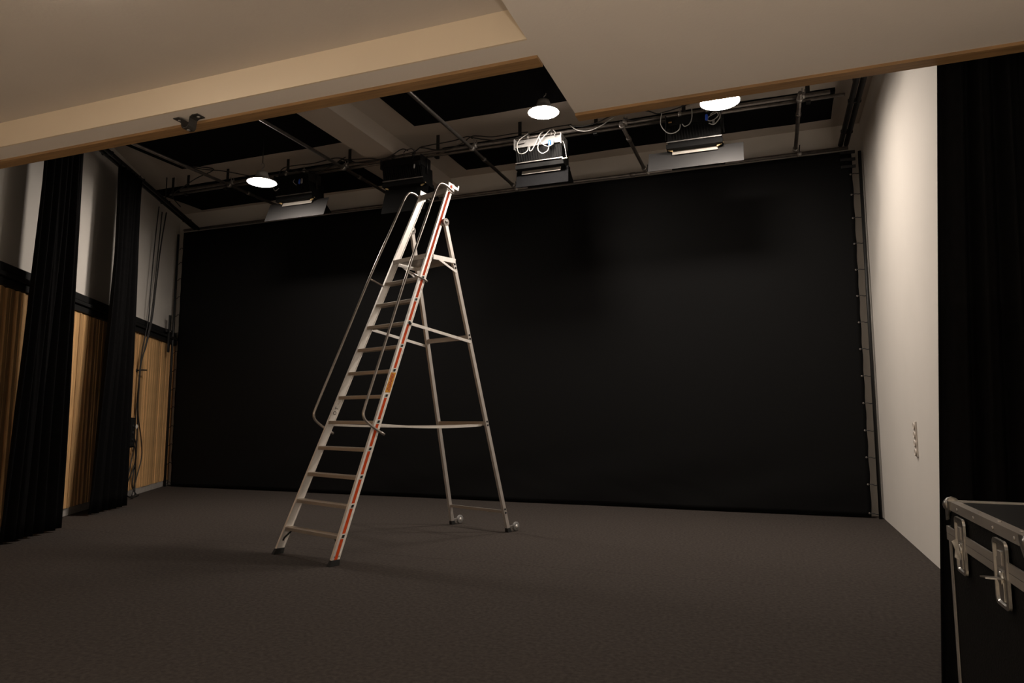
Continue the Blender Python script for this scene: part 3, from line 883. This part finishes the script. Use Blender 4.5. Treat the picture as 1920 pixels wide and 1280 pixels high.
y = 8.28
cable([(-9.55, 8.9, 4.93), (-9.2, 8.4, 4.93), (-8.9, y, 4.98), (-8.4, 8.1, 5.03), (-7.9, 7.95, 5.06), (-7.95, 7.6, 4.99)], 'black cable from the left rail up to the leftmost grid pipe')
cable([(-8.05, 7.2, 4.97), (-7.97, 7.7, 5.0), (-7.75, 8.0, 5.03), (-7.5, 8.2, 5.0), (-7.35, 8.28, 4.98)], 'black cable draped over the leftmost grid pipe, left of the left pendant lamp')
cable([(-6.9, y, 4.86), (-6.95, y, 4.95), (-6.85, y, 5.06), (-6.6, y, 5.07), (-6.3, y, 5.06), (-5.95, y, 5.09), (-5.78, y, 5.06)], 'black cable bundle right of the left pendant lamp, above the pipe')
cable([(-6.98, y, 4.88), (-6.8, y, 5.02), (-6.5, y - .02, 4.96), (-6.2, y, 4.99), (-5.95, y, 5.0), (-5.8, y, 5.03)], 'black cable sagging below the pipe right of the left pendant lamp')
cable([(-6.55, y, 4.95), (-6.25, y - .02, 4.90), (-6.0, y - .02, 4.95), (-5.84, y, 5.04), (-5.74, y, 5.08)], 'short black cable hanging at the second grid pipe clamp')
cable([(-5.8, y, 5.05), (-5.55, y, 5.02), (-5.3, y - .02, 4.99), (-5.1, y - .02, 4.945), (-4.85, y, 4.98), (-4.6, y, 5.0), (-4.5, y, 5.05), (-4.35, y, 5.06), (-4.0, y, 5.07), (-3.78, y, 5.10), (-3.7, y, 5.06)], 'long black cable from the second grid pipe past the black stage light')
cable([(-5.78, y, 5.04), (-5.5, y - .02, 4.95), (-5.25, y - .02, 4.94), (-5.0, y - .02, 4.97), (-4.8, y - .01, 5.06), (-4.7, y, 5.03)], 'black cable arching over the pipe left of the black stage light')
cable([(-4.5, y, 5.04), (-4.42, y - .02, 5.02), (-4.25, y - .02, 4.97), (-4.05, y - .02, 4.955), (-3.85, y, 5.02), (-3.72, y, 5.09), (-3.6, y, 5.08), (-3.4, y, 5.04), (-3.1, y, 5.04), (-2.9, y, 5.03)], 'black cable between the black stage light and the white-topped one')
cable([(-3.72, y, 5.08), (-3.55, y - .02, 5.02), (-3.35, y - .02, 4.975), (-3.1, y - .02, 4.96), (-2.9, y, 5.0), (-2.6, y, 5.04), (-2.3, y, 5.04)], 'black cable drooping left of the white-topped stage light')
cable([(-2.35, y, 5.04), (-2.15, y - .03, 4.98), (-1.95, y - .03, 5.0), (-1.8, y, 5.07), (-1.72, y, 5.09)], 'black cable drooping right of the white-topped stage light')
cable([(-2.32, y - .01, 5.03), (-2.2, y - .04, 4.93), (-2.05, y - .05, 4.90), (-1.9, y - .04, 4.945), (-1.8, y - .02, 5.01), (-1.74, y, 5.05)], 'white cable hanging in a bow between the two right stage lights', m='wcable', r=.0065)
cable([(-1.62, y, 5.02), (-1.5, y - .02, 4.96), (-1.4, y, 4.98)], 'short black cable beside the fourth grid pipe clamp')
cable([(-1.42, y, 5.09), (-1.3, y - .02, 5.05), (-1.2, y - .02, 5.0), (-1.12, y - .01, 5.01), (-.95, y, 5.04), (-.6, y, 5.12), (-.3, y, 5.16)], 'black cable rising behind the soffit over the rightmost stage light')

# ================================================================== LEFT WALL DETAILS
def lcable(pts, label, r=.011, m='cable', grp='cables hanging on the left wall'):
    P = [LW(*p) for p in pts]
    o = tube('hanging_cable', P, r, m, None, seg=8, curve=6, origin=tuple(P[0]))
    return tag(o, label, 'cable', grp)


lcable([(2.80, .10, 4.95), (2.72, .09, 4.2), (2.62, .10, 3.4), (2.55, .12, 2.95), (2.42, .12, 2.6), (2.35, .10, 2.2), (2.36, .08, 1.6), (2.33, .08, 1.2), (2.30, .08, .7), (2.1, .08, .25), (2.0, .09, .04)], 'left one of the thin black cables dropping from the drape rail', r=.009)
lcable([(3.15, .12, 4.95), (3.05, .09, 4.3), (2.88, .10, 3.5), (2.72, .12, 2.95), (2.52, .12, 2.5), (2.37, .10, 2.15), (2.37, .09, 1.6), (2.42, .09, 1.0), (2.40, .09, .55), (2.30, .10, .2), (2.5, .10, .03)], 'right one of the black cables dropping from the drape rail', r=.011)
lcable([(2.95, .11, 4.9), (2.85, .10, 3.8), (2.62, .13, 2.93), (2.44, .12, 2.4), (2.36, .10, 2.1), (2.36, .10, 1.4), (2.60, .10, .9), (2.66, .10, .6), (2.45, .10, .25), (2.25, .12, .03)], 'black cable bowing out beside the wall box on the oak slats', r=.009)
lcable([(2.20, .10, 1.0), (2.35, .10, .85), (2.40, .10, .6), (2.2, .10, .35), (1.98, .10, .15), (2.1, .14, .02), (2.45, .16, .02)], 'black cable looping from the wall box to the floor', r=.010)
lcable([(2.15, .10, .95), (2.28, .12, .75), (2.35, .12, .45), (2.36, .12, .2), (2.25, .16, .02), (1.95, .2, .02)], 'black cable hanging straight down under the wall box', r=.009)
t = thing('wall_box', 'black connection box mounted on the oak slats behind the farther drape', 'box', LW(2.05, .05, .85))


def lbox(name, s0, s1, o0, o1, z0, z1, m, parent, bevel=0):
    return mesh(name, [LW(s0, o0, z0), LW(s1, o0, z0), LW(s1, o1, z0), LW(s0, o1, z0), LW(s0, o0, z1), LW(s1, o0, z1), LW(s1, o1, z1), LW(s0, o1, z1)], BF, m, parent, bevel=bevel)


lbox('box_body', 1.85, 2.14, .05, .15, .80, 1.27, 'blackp', t, bevel=.006)
lbox('box_lid', 1.87, 2.12, .15, .16, .82, 1.25, 'black', t, bevel=.003)
for k in range(3):
    lathe('socket', [(.02, 0), (.024, .012), (.016, .014)], LW(2.0, .158, .92 + .11 * k), 'rubber', t, axis=N0, seg=12)
tg = mesh('cable_tag', [LW(2.16, .14, 1.12), LW(2.22, .14, 1.165), LW(2.28, .14, 1.13), LW(2.22, .14, 1.085), LW(2.16, .145, 1.12), LW(2.22, .145, 1.165), LW(2.28, .145, 1.13), LW(2.22, .145, 1.085)], BF, 'tag', None, origin=tuple(LW(2.22, .14, 1.12)))
tag(tg, 'small white paper tag tied to the cables by the wall box', 'tag')
t = thing('cable_hook', 'short black peg holding the hanging cables on the oak slats', 'hook', LW(2.36, .05, 2.02))
tube('peg', [LW(2.36, .04, 2.04), LW(2.37, .13, 2.05), LW(2.56, .13, 2.06)], .012, 'black', t)
lathe('peg_plate', [(.03, 0), (.03, .01)], LW(2.36, .04, 2.04), 'black', t, axis=N0, seg=14)
t = thing('cross_bracket', 'black cross-shaped bracket on the trunking beside the backdrop edge', 'bracket', LW(3.72, .1, 2.62))
lbox('upright', 3.685, 3.755, .10, .13, 2.47, 3.16, 'black', t, bevel=.003)
lbox('cross_arm', 3.56, 3.90, .095, .125, 2.83, 2.89, 'black', t, bevel=.003)
lathe('bolt', [(.014, 0), (.014, .012)], LW(3.72, .13, 2.86), 'zinc', t, axis=N0, seg=8)

# ================================================================== RIGHT WALL SOCKET STRIP
t = thing('socket_strip', 'vertical white four-way socket strip on the right wall', 'socket strip', (XR, 7.49, 1.06))
box('back_plate', XR - .012, XR, 7.447, 7.533, .895, 1.225, 'plast', t, bevel=.004)
for k in range(4):
    zc = .937 + .0815 * k
    lathe('socket', [(.034, 0), (.034, .012), (.028, .014), (.026, .004), (.002, .004)], (XR - .012, 7.49, zc), 'plast', t, axis=(-1, 0, 0), seg=20)
    for dz_ in (-.01, .01):
        lathe('pin_hole', [(.004, 0), (.004, .002)], (XR - .0165, 7.49, zc + dz_), 'hole', t, axis=(-1, 0, 0), seg=8)

# ================================================================== BRACKET under the header beam
t = thing('soffit_bracket', 'black bent metal bracket screwed under the header beam', 'bracket', (-2.78, 2.62, ZS))
prof = [(x * .6, z * .66) for x, z in [(-.135, 0), (-.075, 0), (-.05, -.012), (-.038, -.075), (-.022, -.092), (.022, -.092), (.038, -.075), (.05, -.012), (.075, 0), (.135, 0)]]
cx_, cy_ = -2.77, 2.605
th = .005
P3 = []
for k, (x, z) in enumerate(prof):
    P3.append((x, z))
V, F = [], []
for (x, z) in P3:
    for dy, dz_ in ((-.026, -th), (.026, -th), (.026, 0), (-.026, 0)):
        V.append((cx_ + x, cy_ + dy, ZS - .001 + z + dz_))
for k in range(len(P3) - 1):
    for j in range(4):
        F.append((4 * k + j, 4 * k + (j + 1) % 4, 4 * k + 4 + (j + 1) % 4, 4 * k + 4 + j))
F += [(3, 2, 1, 0), tuple(4 * (len(P3) - 1) + j for j in range(4))]
mesh('bent_strap', V, F, 'greyp', t)
for x, z in ((-.063, -th), (.063, -th), (0, -.061 - th)):
    lathe('screw', [(.009, 0), (.010, -.003), (.004, -.006)], (cx_ + x, cy_, ZS + z), 'zinc', t, seg=10)

# ================================================================== FLIGHT CASE
CX0, CX1, CY0, CY1, CT = .335, .97, 1.205, 1.712, 1.08
fc = thing('flight_case', 'black flight case with aluminium edges and butterfly latches at the lower right', 'case', ((CX0 + CX1) / 2, (CY0 + CY1) / 2, 0))
body = box('body', CX0 + .004, CX1 - .004, CY0 + .004, CY1 - .004, .12, 1.011, 'case', fc)
lid = box('lid', CX0 + .004, CX1 - .004, CY0 + .004, CY1 - .004, 1.015, CT - .003, 'case', fc)


def angle(name, a, b, n1, n2, wd, parent, th=.003):
    """an L profile along a-b whose two flanges run inwards along n1 and n2"""
    a, b, n1, n2 = Vector(a), Vector(b), Vector(n1), Vector(n2)
    sec = [(0, 0), (wd, 0), (wd, th), (th * 2.2, th), (th, th * 2.2), (th, wd), (0, wd)]
    V = [p + n1 * u - n2 * 0 + n2 * v for p in (a, b) for u, v in sec]
    n = len(sec)
    F = [tuple(range(n))[::-1], tuple(range(n, 2 * n))] + [(i, (i + 1) % n, n + (i + 1) % n, n + i) for i in range(n)]
    return mesh(name, V, F, 'casealu', parent)


wd = .018
for (a, b, n1, n2) in (((CX0, CY0, CT), (CX0, CY1, CT), (1, 0, 0), (0, 0, -1)), ((CX1, CY0, CT), (CX1, CY1, CT), (-1, 0, 0), (0, 0, -1)),
                       ((CX0, CY1, CT), (CX1, CY1, CT), (0, -1, 0), (0, 0, -1)), ((CX0, CY0, CT), (CX1, CY0, CT), (0, 1, 0), (0, 0, -1))):
    e = angle('edge_profile', a, b, n1, n2, wd, lid)
for (x, y, n1, n2) in ((CX0, CY1, (1, 0, 0), (0, -1, 0)), (CX0, CY0, (1, 0, 0), (0, 1, 0)), (CX1, CY1, (-1, 0, 0), (0, -1, 0)), (CX1, CY0, (-1, 0, 0), (0, 1, 0))):
    angle('edge_profile', (x, y, .12), (x, y, 1.011), n1, n2, .013, body)
    # ball corners
    c = Vector((x, y, CT))
    s1, s2 = Vector(n1), Vector(n2)
    cn = lathe('ball_corner', [(.001, -.017), (.009, -.014), (.015, -.007), (.017, 0), (.015, .007), (.009, .014), (.001, .017)], c + (s1 + s2) * .008 + Vector((0, 0, -.009)), 'chrome', lid, seg=18)
    d1, d2 = s1, s2
    for (da, db) in ((d1, Vector((0, 0, -1))), (d2, Vector((0, 0, -1)))):
        p = c - (d1 + d2 - da) * .003
        V = [p, p + da * .038, p + da * .030 + db * .018, p + da * .018 + db * .030, p + db * .042]
        nn = (d1 + d2 - da) * .003
        V = V + [v + nn for v in V]
        F = [tuple(range(5)), tuple(range(5, 10))[::-1]] + [(i, (i + 1) % 5, 5 + (i + 1) % 5, 5 + i) for i in range(5)]
        mesh('corner_wing', V, F, 'chrome', cn)
# tongue-and-groove band round the case
for k, (z0, z1) in enumerate(((.999, 1.0125), (1.0135, 1.027))):
    par = body if k == 0 else lid
    box('valance', CX0 - .003, CX0 + .001, CY0, CY1, z0, z1, 'casealu', par)
    box('valance', CX0, CX1, CY1 - .001, CY1 + .003, z0, z1, 'casealu', par)
    box('valance', CX1 - .001, CX1 + .003, CY0, CY1, z0, z1, 'casealu', par)
    box('valance', CX0, CX1, CY0 - .003, CY0 + .001, z0, z1, 'casealu', par)
for yv in (1.62, 1.50, 1.38, 1.27):
    lathe('rivet', [(.0035, 0), (.003, .0015), (.001, .0022)], (CX0 - .000, yv, CT - .010), 'casealu', lid, axis=(-1, 0, 0), seg=10)
    lathe('rivet', [(.0035, 0), (.003, .0015), (.001, .0022)], (CX0 + .010, yv, CT), 'casealu', lid, axis=(0, 0, 1), seg=10)


def latch(yc, turn, wing_out):
    hw, z0, z1 = .035, .952, 1.058
    x = CX0 - .001
    # dish frame with rounded corners
    pts, r = [], .011
    for (sy, sz, a0) in ((1, 1, 0), (-1, 1, 90), (-1, -1, 180), (1, -1, 270)):
        for k in range(5):
            a = math.radians(a0 + 90 * k / 4)
            pts.append((yc + sy * (hw - r) + r * math.cos(a), (z0 + z1) / 2 + sz * ((z1 - z0) / 2 - r) + r * math.sin(a)))
    n = len(pts)
    zc = (z0 + z1) / 2

    def ring(f, xo):
        return [(xo, yc + (p[0] - yc) * f, zc + (p[1] - zc) * (1 - (1 - f) * .55)) for p in pts]
    V = ring(1.0, x) + ring(.99, x - .0045) + ring(.80, x - .005) + ring(.70, x - .001)
    F = []
    for q in range(3):
        for i in range(n):
            j = (i + 1) % n
            F.append((q * n + i, q * n + j, (q + 1) * n + j, (q + 1) * n + i))
    F.append(tuple(3 * n + i for i in range(n)))
    ld = mesh('latch', V, F, 'chrome', fc)
    box('latch_hook', x - .0045, x, yc - .011, yc + .011, 1.018, 1.04, 'casealu', ld, bevel=.001)
    box('latch_slider', x - .004, x, yc - .010, yc + .010, .962, 1.010, 'chrome', ld, bevel=.001)
    lathe('latch_hub', [(.011, 0), (.011, .005), (.007, .007)], (x, yc, 0.997), 'chrome', ld, axis=(-1, 0, 0), seg=16)
    # butterfly wing key
    ca, sa = math.cos(turn), math.sin(turn)
    wing = []
    for (q, h) in ((-.021, .004), (-.016, .010), (0, .007), (.016, .010), (.021, .004), (.021, 0), (-.021, 0)):
        wing.append((q, h))
    V = []
    for dt in (-.0012, .0012):
        for q, h in wing:
            V.append((x - .005 - h * wing_out, yc + q * ca - dt * sa, 0.997 + q * sa + dt * ca))
    m_ = len(wing)
    F = [tuple(range(m_))[::-1], tuple(range(m_, 2 * m_))] + [(i, (i + 1) % m_, m_ + (i + 1) % m_, m_ + i) for i in range(m_)]
    mesh('butterfly_key', V, F, 'chrome', ld)


latch(1.595, 1.0, 1.1)
latch(1.338, -.12, 2.4)
for x in (CX0 + .09, CX1 - .09):
    for yv in (CY0 + .09, CY1 - .09):
        cs = lathe('caster', [(.012, -.016), (.048, -.016), (.05, -.010), (.05, .010), (.048, .016), (.012, .016)], (x, yv, .05), 'rubber', fc, axis=(1, 0, 0), seg=24)
        box('caster_fork', x - .03, x + .03, yv - .02, yv + .02, .055, .122, 'zinc', cs)
